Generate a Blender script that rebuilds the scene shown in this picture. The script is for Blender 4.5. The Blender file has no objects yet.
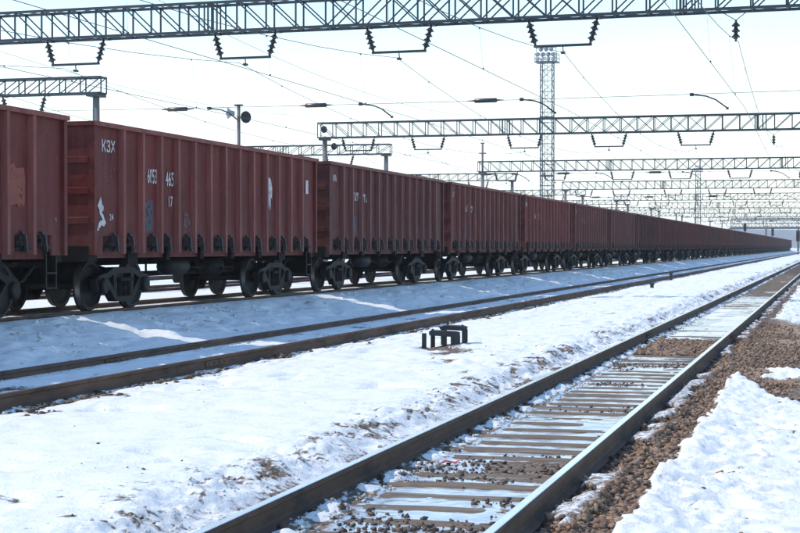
import bpy, math, random
import numpy as np
from mathutils import Vector, Matrix

S = bpy.context.scene
COL = S.collection
random.seed(7)

# ------------------------------------------------------------------ camera
YAW = math.radians(15.2)
cam_d = bpy.data.cameras.new('camera'); cam = bpy.data.objects.new('camera', cam_d); COL.objects.link(cam)
cam_d.sensor_width = 36.0; cam_d.lens = 71.55
cam_d.clip_start = 0.1; cam_d.clip_end = 12000
cam.location = (0, 0, 1.615)
cam.rotation_euler = (math.radians(90 - 0.70), 0, YAW)
S.camera = cam

# ------------------------------------------------------------------ sky and sun
SUN_EL = math.radians(47.5)
to_sun = Vector((-0.988, -0.155, 0)).normalized()
sun_vec = Vector((to_sun.x*math.cos(SUN_EL), to_sun.y*math.cos(SUN_EL), math.sin(SUN_EL)))
W = bpy.data.worlds.new('World'); S.world = W; W.use_nodes = True
nt = W.node_tree; nt.nodes.clear()
out = nt.nodes.new('ShaderNodeOutputWorld'); bg = nt.nodes.new('ShaderNodeBackground')
sky = nt.nodes.new('ShaderNodeTexSky'); sky.sky_type = 'NISHITA'; sky.sun_disc = False
sky.sun_elevation = SUN_EL; sky.sun_rotation = math.atan2(to_sun.x, to_sun.y)
sky.air_density = 1.25; sky.dust_density = 0.2; sky.ozone_density = 1.0; sky.altitude = 200
# thin, wispy high cloud that pales the blue
tc = nt.nodes.new('ShaderNodeTexCoord'); mp = nt.nodes.new('ShaderNodeMapping'); mp.inputs['Scale'].default_value = (1.2, 1.2, 7.0)
cn = nt.nodes.new('ShaderNodeTexNoise'); cn.inputs['Scale'].default_value = 1.7; cn.inputs['Detail'].default_value = 7; cn.inputs['Roughness'].default_value = 0.55
cr = nt.nodes.new('ShaderNodeMapRange'); cr.inputs['From Min'].default_value = 0.40; cr.inputs['From Max'].default_value = 0.72
cr.inputs['To Min'].default_value = 0.0; cr.inputs['To Max'].default_value = 0.32
# the veil is thickest low down, as winter haze is
sz = nt.nodes.new('ShaderNodeSeparateXYZ'); el = nt.nodes.new('ShaderNodeMapRange'); el.interpolation_type = 'SMOOTHSTEP'
el.inputs['From Min'].default_value = -0.02; el.inputs['From Max'].default_value = 0.23; el.inputs['To Min'].default_value = 0.78; el.inputs['To Max'].default_value = 0.0
vs_ = nt.nodes.new('ShaderNodeMath'); vs_.operation = 'ADD'; vs_.use_clamp = True
mx = nt.nodes.new('ShaderNodeMix'); mx.data_type = 'RGBA'
mx.inputs[7].default_value = (6.2, 7.0, 7.3, 1)
L = nt.links.new
L(tc.outputs['Generated'], mp.inputs['Vector']); L(mp.outputs['Vector'], cn.inputs['Vector'])
L(cn.outputs['Fac'], cr.inputs['Value']); L(tc.outputs['Generated'], sz.inputs[0]); L(sz.outputs['Z'], el.inputs['Value']); L(cr.outputs['Result'], vs_.inputs[0]); L(el.outputs['Result'], vs_.inputs[1]); L(vs_.outputs[0], mx.inputs[0]); hs = nt.nodes.new('ShaderNodeHueSaturation'); hs.inputs['Saturation'].default_value = 1.30; hs.inputs['Value'].default_value = 1.22
L(sky.outputs['Color'], hs.inputs['Color']); L(hs.outputs['Color'], mx.inputs[6])
L(mx.outputs[2], bg.inputs['Color']); bg.inputs['Strength'].default_value = 0.15
L(bg.outputs['Background'], out.inputs['Surface'])

sl = bpy.data.lights.new('sun', 'SUN'); sl.energy = 2.85; sl.angle = math.radians(0.55); sl.color = (1.0, 0.905, 0.76)
so = bpy.data.objects.new('sun', sl); COL.objects.link(so)
so.rotation_euler = sun_vec.to_track_quat('Z', 'Y').to_euler(); so.location = (-60, -10, 80)

S.view_settings.view_transform = 'Standard'; S.view_settings.look = 'None'
S.view_settings.exposure = 0.38; S.view_settings.gamma = 1.0; S.view_settings.use_curve_mapping = False

# ------------------------------------------------------------------ helpers
class MB:
    def __init__(s): s.v = []; s.f = []
    def add(s, vs, fs):
        o = len(s.v); s.v += [tuple(p) for p in vs]; s.f += [tuple(i+o for i in f) for f in fs]; return s
    def box(s, x0, x1, y0, y1, z0, z1):
        return s.add([(x0,y0,z0),(x1,y0,z0),(x1,y1,z0),(x0,y1,z0),(x0,y0,z1),(x1,y0,z1),(x1,y1,z1),(x0,y1,z1)],
            [(3,2,1,0),(4,5,6,7),(0,1,5,4),(1,2,6,5),(2,3,7,6),(3,0,4,7)])
    def bar(s, p, q, w, h=None, up=(0,0,1)):
        h = h or w; p = Vector(p); q = Vector(q); d = (q-p).normalized(); u = Vector(up)
        if abs(d.dot(u)) > .98: u = Vector((0,1,0)) if abs(d.y) < .9 else Vector((1,0,0))
        a = d.cross(u).normalized()*(w/2); b = a.cross(d).normalized()*(h/2)
        vs = [p-a-b, p+a-b, p+a+b, p-a+b, q-a-b, q+a-b, q+a+b, q-a+b]
        return s.add(vs, [(0,1,2,3),(7,6,5,4),(0,4,5,1),(1,5,6,2),(2,6,7,3),(3,7,4,0)])
    def cyl(s, p, q, r, n=10, r2=None, caps=True):
        r2 = r if r2 is None else r2; p = Vector(p); q = Vector(q); d = (q-p).normalized()
        u = Vector((0,0,1)) if abs(d.z) < .9 else Vector((1,0,0))
        a = d.cross(u).normalized(); b = a.cross(d).normalized(); vs = []
        for k in range(n):
            t = 2*math.pi*k/n; e = a*math.cos(t)+b*math.sin(t); vs.append(p+e*r); vs.append(q+e*r2)
        fs = [(2*k, 2*k+1, (2*k+3) % (2*n), (2*k+2) % (2*n)) for k in range(n)]
        if caps: fs += [tuple(range(0, 2*n, 2)), tuple(range(2*n-1, 0, -2))]
        return s.add(vs, fs)
    def lathe(s, axis_o, axis_d, prof, n=16):
        o = Vector(axis_o); d = Vector(axis_d).normalized(); u = Vector((0,0,1)) if abs(d.z) < .9 else Vector((1,0,0))
        a = d.cross(u).normalized(); b = a.cross(d).normalized(); vs = []; m = len(prof)
        for k in range(n):
            t = 2*math.pi*k/n; e = a*math.cos(t)+b*math.sin(t)
            for (h, r) in prof: vs.append(o+d*h+e*r)
        fs = []
        for k in range(n):
            k2 = (k+1) % n
            for j in range(m-1): fs.append((k*m+j, k*m+j+1, k2*m+j+1, k2*m+j))
        return s.add(vs, fs)
    def extr(s, pts, axis, a0, a1):
        # polygon pts (u,v) extruded along 'x' (u=y,v=z) or 'y' (u=x,v=z) or 'z'
        def P(u, v, a): return (a,u,v) if axis == 'x' else ((u,a,v) if axis == 'y' else (u,v,a))
        n = len(pts); vs = [P(u,v,a0) for u,v in pts]+[P(u,v,a1) for u,v in pts]
        fs = [tuple(range(n)), tuple(range(2*n-1, n-1, -1))]+[(k, k+n, (k+1) % n+n, (k+1) % n) for k in range(n)]
        return s.add(vs, fs)
    def tube(s, pts, r, n=4):
        for p, q in zip(pts[:-1], pts[1:]): s.cyl(p, q, r, n, caps=False)
        return s
    def mesh(s, name, m=None, smooth=False, fix=True):
        me = bpy.data.meshes.new(name); me.from_pydata(s.v, [], s.f)
        if fix:
            import bmesh
            bm = bmesh.new(); bm.from_mesh(me); bmesh.ops.recalc_face_normals(bm, faces=bm.faces); bm.to_mesh(me); bm.free()
        if m: me.materials.append(m)
        if smooth:
            for p in me.polygons: p.use_smooth = True
        return me

def place(name, data, parent=None, loc=(0,0,0), rz=0, scale=None):
    o = bpy.data.objects.new(name, data); COL.objects.link(o)
    o.location = loc
    if rz: o.rotation_euler = (0,0,rz)
    if scale: o.scale = scale
    if parent: o.parent = parent
    return o
def tag(o, label, cat, group=None):
    o['label'] = label; o['category'] = cat
    if group: o['group'] = group
    return o
def thing(name, label, cat, loc=(0,0,0), rz=0, group=None):
    return tag(place(name, None, None, loc, rz), label, cat, group)
def structure(o): o['kind'] = 'structure'; return o
def stuff(o): o['kind'] = 'stuff'; return o

ORD = ['first','second','third','fourth','fifth','sixth','seventh','eighth','ninth','tenth','eleventh','twelfth','thirteenth',
 'fourteenth','fifteenth','sixteenth','seventeenth','eighteenth','nineteenth','twentieth']
def ordinal(n):
    if n <= 20: return ORD[n-1]
    t = {2:'twenty',3:'thirty'}[n//10]
    return t+'-'+ORD[n % 10-1] if n % 10 else {2:'twentieth',3:'thirtieth'}[n//10]

# ------------------------------------------------------------------ materials
def nodes(name):
    m = bpy.data.materials.new(name); m.use_nodes = True; t = m.node_tree
    return m, t, t.nodes['Principled BSDF']
def N(t, typ, **kw):
    n = t.nodes.new(typ)
    for k, v in kw.items(): setattr(n, k, v)
    return n
def mixc(t, fac, a, b):
    n = N(t, 'ShaderNodeMix', data_type='RGBA')
    for sock, val in ((n.inputs[0], fac), (n.inputs[6], a), (n.inputs[7], b)):
        if hasattr(val, 'links'): t.links.new(val, sock)
        elif isinstance(val, (int, float)): sock.default_value = val
        else: sock.default_value = (*val, 1)
    return n.outputs[2]
def rng(t, val, a, b, c=0., d=1.):
    n = N(t, 'ShaderNodeMapRange'); t.links.new(val, n.inputs[0])
    for i, x in enumerate((a, b, c, d)): n.inputs[i+1].default_value = x
    return n.outputs[0]
def posn(t, scale=(1,1,1)):
    g = N(t, 'ShaderNodeNewGeometry'); mpp = N(t, 'ShaderNodeMapping'); mpp.inputs['Scale'].default_value = scale
    t.links.new(g.outputs['Position'], mpp.inputs['Vector']); return mpp.outputs['Vector']
def noise(t, scale, detail=4, rough=.55, vec=None):
    n = N(t, 'ShaderNodeTexNoise'); n.inputs['Scale'].default_value = scale; n.inputs['Detail'].default_value = detail
    n.inputs['Roughness'].default_value = rough
    t.links.new(vec if vec is not None else posn(t), n.inputs['Vector']); return n.outputs['Fac']
def bump(t, b, h, strength, dist):
    n = N(t, 'ShaderNodeBump'); n.inputs['Distance'].default_value = dist
    if hasattr(strength, 'links'): t.links.new(strength, n.inputs['Strength'])
    else: n.inputs['Strength'].default_value = strength
    t.links.new(h, n.inputs['Height']); t.links.new(n.outputs['Normal'], b.inputs['Normal'])

def simple(name, c1, c2, scale=3, rough=.7, metallic=0, bs=.25, bd=.01, stretch=(1,1,1), c3=None, lo=.35, hi=.65):
    m, t, b = nodes(name)
    f = noise(t, scale, 6, .6, posn(t, stretch))
    c = mixc(t, rng(t, f, lo, hi), c1, c2)
    if c3:
        f3 = noise(t, scale*.37, 5, .6, posn(t, stretch)); c = mixc(t, rng(t, f3, .55, .68), c, c3)
    t.links.new(c, b.inputs['Base Color'])
    b.inputs['Roughness'].default_value = rough; b.inputs['Metallic'].default_value = metallic
    if bs:
        bump(t, b, noise(t, scale*6, 4), bs, bd)
    return m

def paint_material(name, a, bcol, dark):
    m, t, b = nodes(name)
    at = N(t, 'ShaderNodeAttribute', attribute_type='OBJECT', attribute_name='tone')
    base = mixc(t, at.outputs['Fac'], a, bcol)
    st = noise(t, 1.0, 6, .65, posn(t, (5, 5, .55)))        # rain streaks
    base = mixc(t, rng(t, st, .42, .72, 0, .75), base, dark)
    bl = noise(t, 1.3, 5, .6)
    base = mixc(t, rng(t, bl, .46, .70, 0, .5), base, (.18,.070,.057))
    sc_ = noise(t, 2.4, 7, .75, posn(t, (4, 4, 1.1)))
    base = mixc(t, rng(t, sc_, .58, .72, 0, .45), base, (.25,.135,.115))       # chalky, scraped places
    sp = noise(t, 14, 6, .7)
    base = mixc(t, rng(t, sp, .60, .72, 0, .6), base, (.05, .022, .016))
    gp = N(t, 'ShaderNodeNewGeometry'); gs = N(t, 'ShaderNodeSeparateXYZ'); t.links.new(gp.outputs['Position'], gs.inputs[0])
    lowd = N(t, 'ShaderNodeMath', operation='MULTIPLY'); t.links.new(rng(t, gs.outputs['Z'], 2.5, 1.5), lowd.inputs[0])   # splashed dust low on the sides
    t.links.new(rng(t, noise(t, 3.1, 5, .65, posn(t, (3, 3, .9))), .38, .70, 0, .55), lowd.inputs[1])
    base = mixc(t, lowd.outputs[0], base, (.15,.085,.072))
    t.links.new(base, b.inputs['Base Color'])
    t.links.new(rng(t, bl, .3, .7, .5, .72), b.inputs['Roughness'])
    b.inputs['Specular IOR Level'].default_value = .15
    bump(t, b, noise(t, 1.9, 3), .6, .035)
    return m

M = {}
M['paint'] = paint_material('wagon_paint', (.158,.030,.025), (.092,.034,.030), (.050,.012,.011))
M['rib'] = paint_material('wagon_paint_rib_highlight', (.275,.085,.071), (.175,.072,.063), (.10,.030,.027))  # wagon paint lightened so ribs and top rails look lit at their edges
M['inner'] = simple('wagon_inner_rust', (.12,.06,.04), (.07,.035,.028), 2, .85)
M['under'] = simple('underframe_grime', (.010,.009,.009), (.018,.014,.012), 5, .75, .2)
M['bogie'] = simple('bogie_cast_steel', (.013,.0125,.013), (.027,.025,.024), 7, .6, .2, .3, .006)
M['wheel'] = simple('wheel_steel', (.014,.012,.012), (.028,.024,.022), 6, .55, .2)
for key in ('under', 'bogie', 'wheel'): M[key].node_tree.nodes['Principled BSDF'].inputs['Specular IOR Level'].default_value = .2
M['tread'] = simple('wheel_tread_steel', (.32,.31,.30), (.2,.19,.18), 8, .35, .8)
M['railside'] = simple('rusty_rail_side', (.095,.054,.036), (.145,.088,.060), 9, .85, .1, .3, .004, (1,.3,1), (.055,.036,.028))
M['railtop'] = simple('polished_rail_head', (.86,.88,.90), (.74,.76,.78), 6, .14, .5, .05, .001, (1,.2,1))
M['sleeper'] = simple('weathered_sleeper', (.20,.142,.098), (.112,.080,.056), 4, .8, 0, .6, .012, (.6,9,9), (.26,.23,.2))
M['truss'] = simple('painted_truss_steel', (.022,.032,.042), (.034,.045,.056), 3, .5, .2, .1)
M['concrete'] = simple('grey_concrete_column', (.21,.20,.19), (.15,.14,.135), 2, .85, 0, .3)
M['insul'] = simple('brown_porcelain', (.03,.028,.032), (.05,.042,.042), 5, .3, 0, .0)
M['wire'] = simple('tarnished_copper_wire', (.09,.085,.085), (.12,.11,.11), 2, .55, .5, 0)
M['dark'] = simple('dark_equipment', (.025,.025,.028), (.045,.045,.05), 4, .55, .2, .2)
M['black'] = simple('signal_black', (.012,.012,.013), (.02,.02,.02), 4, .6, 0, 0)
M['galv'] = simple('galvanised_mast', (.075,.088,.10), (.11,.125,.14), 3, .5, .3, .1)
M['lamp'] = simple('floodlight_housing', (.36,.38,.40), (.5,.52,.54), 4, .4, .3, .1)
M['white'] = simple('worn_white_paint', (.72,.71,.70), (.52,.49,.48), 8, .7, 0, .1, .002, (1,1,1), (.22,.12,.11))
M['patch_red'] = simple('fresh_primer_patch', (.33,.085,.05), (.22,.06,.045), 6, .75, 0, .1)
M['patch_blue'] = simple('faded_blue_panel', (.055,.06,.075), (.085,.07,.08), 7, .7, 0, .1)
M['patch_faint'] = simple('faded_chalk', (.22,.14,.14), (.15,.07,.07), 12, .8, 0, .1)
for key, lo, hi, sc in (('white', .20, .30, 16), ('patch_red', .28, .44, 6), ('patch_blue', .30, .46, 8), ('patch_faint', .42, .55, 18)):
    t = M[key].node_tree; b = t.nodes['Principled BSDF']; t.links.new(rng(t, noise(t, sc, 5, .65), lo, hi, .0, .92), b.inputs['Alpha'])
M['stone'] = simple('brown_ballast_stone', (.33,.205,.135), (.13,.084,.058), 16, .85, 0, .4, .006, (1,1,1), (.40,.31,.24), .40, .60)
M['clod'] = simple('wet_dirt_clod', (.085,.056,.04), (.14,.098,.072), 12, .7, 0, .4, .006)
M['latch'] = simple('greasy_latch_steel', (.030,.025,.024), (.06,.048,.044), 9, .6, .2)
M['hatch'] = simple('hatch_rust', (.035,.018,.016), (.05,.026,.022), 4, .8)
M['snow_lump'] = simple('clean_snow_lump', (.85,.86,.87), (.72,.72,.72), 9, .65, 0, .5, .015)
M['crumb'] = simple('old_snow_crumb', (.66,.67,.68), (.48,.47,.46), 9, .6, 0, .5, .01, (1,1,1), (.28,.24,.2))
M['litter'] = simple('red_litter', (.5,.05,.06), (.4,.04,.05), 6, .5, 0, 0)
M['hill'] = simple('wooded_hill', (.10,.11,.12), (.22,.23,.25), .02, .9, 0, 0)

# ------------------------------------------------------------------ numpy noise and the lie of the land
rs = np.random.RandomState(11)
TAB = rs.rand(512, 512)
def vn(x, y, o=0):
    x = x+o*37.3+1000.; y = y+o*91.7+1000.
    xi = np.floor(x).astype(int); yi = np.floor(y).astype(int); fx = x-xi; fy = y-yi
    fx = fx*fx*fx*(fx*(fx*6-15)+10); fy = fy*fy*fy*(fy*(fy*6-15)+10)
    a = TAB[xi & 511, yi & 511]; b = TAB[(xi+1) & 511, yi & 511]; c = TAB[xi & 511, (yi+1) & 511]; d = TAB[(xi+1) & 511, (yi+1) & 511]
    return (a+(b-a)*fx)*(1-fy)+(c+(d-c)*fx)*fy
def fbm(x, y, o=0, n=4, g=.5):
    s = 0; a = 1; tot = 0
    for k in range(n): s = s+a*(vn(x*2**k, y*2**k, o+k*3)-.5)*2; tot += a; a *= g
    return s/tot
def sst(a, b, x):
    t = np.clip((x-a)/(b-a), 0, 1); return t*t*(3-2*t)

T1, T2, T3 = -2.669, -9.62, -14.36      # track centres
G = 0.795
ZT3 = 0.41                               # the wagons' track lies higher
TIE0, TIES = 6.3, 0.545                  # first sleeper and spacing on the near track
KX = [-3000,-60,-36,-17,-15.6,-15.0,-13.75,-13.48,-13.2,-12.6,-11.5,-10.95,-10.57,-10.27,-10.02,-9.22,-8.97,-8.67,-8.3,-7.6,-6,-4.7,-4.35,-4.12,-3.92,-3.6,-3.40,-3.30,-2.02,-1.75,-1.55,-1.25,-.8,2,12,3000]
KZ = [  .33, .33, .33, .33, .34, .31, .32, .355, .375, .28,  .08, -.02, -.10, -.13, -.085,-.075,-.12, -.20, -.14, -.07, -.03,   -.01, -.015, -.05, -.13,-.165,-.175,-.204,-.204,-.195,-.175,-.19,-.25,-.24,-.22,-.2]

def ground(X, Y):
    """height, snow, ice and mud cover at (X, Y)"""
    far = sst(260, 120, Y)
    wob = .10*fbm(X*.3, Y*.9, 1)+.05*fbm(X, Y*3.1, 2)
    edge = sst(-5.2, -4.4, X)*sst(-3.55, -3.9, X)+sst(-13.3, -12.7, X)*sst(-10.85, -11.3, X)
    z = np.interp(X+wob*edge*1.5, KX, KZ)
    # --- snow field between the first two tracks, the bank, the yard behind
    field = sst(-8.9, -8.2, X)*sst(-3.6, -4.1, X)
    bank = sst(-13.5, -12.9, X)*sst(-10.8, -11.2, X)
    yard = sst(-15.5, -16.2, X)
    z += field*(.035*fbm(X*.35, Y*.22, 3)+.026*fbm(X*1.4, Y*1.6, 5)+.034*fbm(X*3.6, Y*4.2, 7, 4, .6)*(.2+1.4*vn(X*.5, Y*.35, 8)))
    dent = sst(.30, .55, fbm(X*1.1, Y*1.6, 12, 3))
    z -= field*dent*.065
    fst = sst(.62, .72, vn(X*3.1, Y*4.3, 81))*sst(.45, .6, vn(X*.35, Y*.25, 82))
    z -= field*fst*.05
    z += bank*(.05*fbm(X*.7, Y*.35, 15)+.06*fbm(X*1.8, Y*1.4, 17, 4, .6)+.045*fbm(X*5, Y*3.5, 18, 3, .65)-.05*sst(.55, .72, vn(X*2.6, Y*2.0, 97)))
    z += yard*.03*fbm(X*.6, Y*.3, 19)
    # crumbled edge of the field beside the near track
    ragged = np.exp(-((X+4.08+.16*fbm(X*0, Y*.7, 21))/.27)**2)
    z += ragged*(.03*fbm(X*3.2, Y*4.5, 23, 3)+.05*fbm(X*10, Y*8, 24, 3, .7))
    # --- second track: low snow ridge between its rails
    mid2 = sst(G-.10, G-.35, np.abs(X-T2))
    z += mid2*(.035*fbm(X*.9, Y*.5, 26)+.045*fbm(X*4, Y*4, 27, 3, .6))
    edge2 = np.exp(-((X+8.54)/.28)**2)
    z += edge2*.04*fbm(X*3.5, Y*4.5, 28, 3)
    edge2b = np.exp(-((X+10.67)/.18)**2)
    z += edge2b*.025*fbm(X*4, Y*5, 29, 3)
    # --- inside the near track
    in1 = sst(G-.03, G-.08, np.abs(X-T1))
    dx = X-T1
    # snow kept in the shade of the left-hand rail, and heaps right of the right-hand rail
    lump1 = sst(-G+.06, -G+.12, dx)*sst(-G+.36+.10*fbm(X*0, Y*1.7, 31), -G+.16, dx)
    h1 = np.clip(.42+.75*fbm(X*4.2, Y*3.6, 32, 3), 0, 1)
    z += lump1*(.070*h1+.022*fbm(X*11, Y*9, 33, 2))
    lump2 = sst(G+.055, G+.12, dx)*sst(G+.46, G+.26, dx)
    h2 = sst(.46, .66, vn(X*2.6, Y*2.1, 36)+.12*fbm(X*7, Y*7, 35, 2))
    z += lump2*(.085*h2+.012*fbm(X*13, Y*13, 37, 2))
    lump3 = sst(-G-.07, -G-.14, dx)*sst(-G-.42, -G-.25, dx)
    z += lump3*(.05*fbm(X*4, Y*4, 38, 3))
    clump = in1*(1-lump1)
    z += clump*(.014*fbm(X*1.0, Y*.6, 39, 3)+.006*fbm(X*8, Y*8, 40, 2))+clump*.016*sst(31, 34, Y)*sst(75, 55, Y)
    # --- right-hand verge: gravel, mud and the two snow patches
    rb = .13*fbm(X*0+3, Y*.9, 42)+.07*fbm(X*3, Y*3.5, 43)+.07*fbm(X*9, Y*8, 98, 3, .7)
    e1 = X+1.33+rb
    s1 = sst(0, .10, e1)*sst(22.6, 21.9, Y+1.6*fbm(X*1.6, Y*.2, 44, 3)+3.2*np.clip(X+1.28, 0, 1.5))
    s2 = sst(.0, .08, X+.66+.9*np.abs(Y-23.5)*.55+.12*fbm(X*3, Y*2, 46))*sst(1.1, .6, np.abs(Y-23.5))
    s3 = sst(0, .12, X+1.42+rb*1.6)*sst(38.5, 40.5, Y+1.5*fbm(X*1.2, Y*.3, 47))*sst(84, 78, Y)
    s4 = sst(84, 92, Y)*sst(-1.7, -1.2, X)*sst(.42, .58, vn(X*.4, Y*.06, 48))
    verge = np.clip(np.maximum(np.maximum(s1, s2), np.maximum(s3, s4)), 0, 1)
    cups = 1-2*np.abs(fbm(X*2.4+Y*.5, Y*3.4, 50, 4, .6))*1.6
    z += verge*(.05+.055*cups+.02*fbm(X*.6, Y*.6, 51)+.022*fbm(X*6, Y*11, 52, 3))
    right = sst(-1.75, -1.6, X)
    z += right*(1-verge)*(.025*fbm(X*.8, Y*.6, 53)+.012*fbm(X*5, Y*5, 54, 3))
    # --- cover masks
    snow = np.ones_like(X)
    dirtn = fbm(X*1.7, Y*1.1, 60, 4, .6)
    snow = np.where(X > -3.45, 0, snow)
    snow -= ragged*np.clip(.42+1.1*fbm(X*4.6, Y*3.8, 61, 5, .75), 0, 1)*.68
    snow -= np.exp(-((X+3.72)/.16)**2)*np.clip(.35+.9*dirtn, 0, 1)*.8
    snow -= edge2*np.clip(.48+1.2*fbm(X*2.1, Y*1.5, 62, 4, .65), 0, 1)*1.05
    snow -= np.exp(-((X+8.12)/.5)**2)*np.clip(-.05+1.3*fbm(X*1.4, Y*2.4, 63, 4, .7), 0, 1)*.7
    snow -= bank*np.clip(fbm(X*1.6, Y*.9, 94, 5, .75)-.16, 0, 1)*1.3
    snow -= mid2*np.clip(fbm(X*1.8, Y*.9, 64, 5, .7)+.08, 0, 1)*1.15
    snow -= edge2b*np.clip(.2+fbm(X*2, Y*1.5, 65), 0, 1)*.8
    snow -= field*np.clip(fbm(X*1.1, Y*2.0, 66, 5, .65)-.34, 0, 1)*1.5
    snow -= np.exp(-((X+4.55)/.55)**2)*np.clip(.15+1.1*fbm(X*3.3, Y*3.0, 103, 5, .75), 0, 1)*.42
    snow -= field*np.clip(fbm(X*3.5, Y*4.5, 104, 4, .75)-.22, 0, 1)*sst(.42, .66, vn(X*.45, Y*.3, 105))*1.5
    for tx in (T3, -19.65, -26.2, -31.2):
        snow -= np.exp(-((np.abs(X-tx)-.75)/.45)**2)*np.clip(.25+fbm(X, Y*.6, 67, 4), 0, 1)*(.35 if tx == T3 else .9)
    snow -= sst(-16.5, -18, X)*np.clip(.1+.9*fbm(X*.5, Y*.12, 68, 4), 0, 1)*.6
    snow = np.maximum(snow, lump1*sst(.15, .45, h1+.35*fbm(X*6, Y*6, 69, 2))*.9)
    snow = np.maximum(snow, lump2*sst(.35, .7, h2)*.55)
    inner = sst(G-.02, G-.10, np.abs(dx))*(1-lump1)
    icen = fbm(X*1.1, Y*.55, 70, 4, .55)
    band = sst(26.2, 27.2, Y+.5*fbm(X*2, Y, 71))*sst(31.8, 30.6, Y+.5*fbm(X*2, Y, 72))
    band2 = sst(11.9, 12.2, Y)*sst(13.5, 13.1, Y)*sst(-.1, .35, dx+.5*icen)
    ice = inner*np.clip(1.05+1.0*icen, 0, 1)*(1-band)*(1-.9*band2)
    ice = np.where(Y > 32, ice*np.clip(1.0-.9*sst(46, 70, Y), .25, 1), ice)
    snow = np.maximum(snow, inner*(1-band)*sst(.15, .5, fbm(X*.8, Y*.5, 73, 4)+.35*sst(32, 34, Y)*sst(60, 45, Y))*.8)
    snow = np.maximum(snow, verge*(1-.62*np.clip(fbm(X*3.4, Y*6.5, 99, 4, .7)*2.2-.35, 0, 1)))
    mud = right*(1-verge)*sst(-1.45, -1.1, X+.2*fbm(X, Y*.8, 75))*sst(.36, .5, vn(X*.9, Y*.5, 76))
    for qx, qy, rx, ry in ((-6.15, 25.2, .38, .45), (-5.75, 24.2, .30, .9), (-6.5, 25.7, .3, .3)):      # dirt round the trestle, plus its cast shadow painted as bare earth
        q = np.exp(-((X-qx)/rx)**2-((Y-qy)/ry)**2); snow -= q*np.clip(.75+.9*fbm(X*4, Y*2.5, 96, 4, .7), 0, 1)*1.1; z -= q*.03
    return z, np.clip(snow, 0, 1), np.clip(ice, 0, 1), np.clip(mud, 0, 1)

# ------------------------------------------------------------------ ground sheet
def ground_material():
    m, t, b = nodes('snow_ice_and_gravel')
    at = N(t, 'ShaderNodeAttribute', attribute_name='cover'); sp = N(t, 'ShaderNodeSeparateColor'); t.links.new(at.outputs['Color'], sp.inputs[0])
    p = posn(t)
    fine = noise(t, 17, 6, .68, p)
    ad = N(t, 'ShaderNodeMath', operation='ADD'); t.links.new(sp.outputs[0], ad.inputs[0]); t.links.new(rng(t, fine, .25, .75, -.34, .34), ad.inputs[1])
    sn = rng(t, ad.outputs[0], .40, .62)
    ai = N(t, 'ShaderNodeMath', operation='ADD'); t.links.new(sp.outputs[1], ai.inputs[0]); t.links.new(rng(t, noise(t, 7, 5, .6, p), .25, .75, -.3, .3), ai.inputs[1])
    ic = rng(t, ai.outputs[0], .42, .58)
    vo = N(t, 'ShaderNodeTexVoronoi'); vo.inputs['Scale'].default_value = 26; t.links.new(p, vo.inputs['Vector'])
    sv = N(t, 'ShaderNodeSeparateColor'); t.links.new(vo.outputs['Color'], sv.inputs[0])
    grav = mixc(t, sv.outputs[0], (.095,.064,.046), (.25,.178,.13))
    grav = mixc(t, rng(t, noise(t, 1.6, 5, .6, p), .4, .7, 0, .6), grav, (.15,.105,.08))
    mudc = mixc(t, rng(t, noise(t, 2.3, 6, .65, p), .35, .65), (.26,.165,.105), (.40,.28,.19))
    earth = mixc(t, sp.outputs[2], grav, mudc)
    icec = mixc(t, rng(t, noise(t, 4, 6, .6, p), .35, .7), (.55,.63,.72), (.36,.40,.45))
    c = mixc(t, ic, earth, icec)
    snowc = mixc(t, rng(t, noise(t, 3.1, 8, .75, p), .47, .75, 0, .6), (.865,.87,.875), (.69,.665,.64))
    snowc = mixc(t, rng(t, noise(t, 29, 6, .75, p), .57, .74, 0, .6), snowc, (.42,.36,.31))
    c = mixc(t, sn, c, snowc)
    t.links.new(c, b.inputs['Base Color'])
    r = N(t, 'ShaderNodeMix'); t.links.new(ic, r.inputs[0]); r.inputs[2].default_value = .85; r.inputs[3].default_value = .10
    r2 = N(t, 'ShaderNodeMix'); t.links.new(sn, r2.inputs[0]); t.links.new(r.outputs[0], r2.inputs[2]); r2.inputs[3].default_value = .62
    t.links.new(r2.outputs[0], b.inputs['Roughness'])
    # fine relief: crusty snow, gravel cells, nearly flat ice
    v2 = N(t, 'ShaderNodeMath', operation='MULTIPLY'); t.links.new(vo.outputs['Distance'], v2.inputs[0]); v2.inputs[1].default_value = -1.2
    hh = N(t, 'ShaderNodeMix'); t.links.new(sn, hh.inputs[0]); t.links.new(v2.outputs[0], hh.inputs[2]); t.links.new(noise(t, 22, 7, .7, p), hh.inputs[3])
    inv = N(t, 'ShaderNodeMath', operation='SUBTRACT'); inv.inputs[0].default_value = 1; t.links.new(ic, inv.inputs[1])
    mxs = N(t, 'ShaderNodeMath', operation='MAXIMUM'); t.links.new(inv.outputs[0], mxs.inputs[0]); t.links.new(sn, mxs.inputs[1])
    st = N(t, 'ShaderNodeMath', operation='MULTIPLY_ADD'); t.links.new(mxs.outputs[0], st.inputs[0]); st.inputs[1].default_value = .55; st.inputs[2].default_value = .02
    bump(t, b, hh.outputs[0], st.outputs[0], .045)
    return m
xs = np.concatenate([[-3000,-1500,-800,-400,-200,-120,-80,-60,-50,-44,-39,-35], np.arange(-33,-20,.6), np.arange(-20,-15.6,.22), np.arange(-15.6,-13.6,.12), np.arange(-13.6,-8.9,.055),
    np.arange(-8.9,-4.75,.05), np.arange(-4.75,-.5,.027), np.arange(-.5,1.5,.05), [1.6,1.9,2.4,3,4,6,10,20,50,120,300,800,1500,3000]])
ys = [-300,-100,-40,-15,-5,0,3,5,6.5]
y = 7.4
while y < 700: ys.append(y); y += .027*(y/10)**1.5
ys = np.array(ys+[730,800,950,1200,1600,2200,3000,4000])
XX, YY = np.meshgrid(xs, ys)
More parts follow.
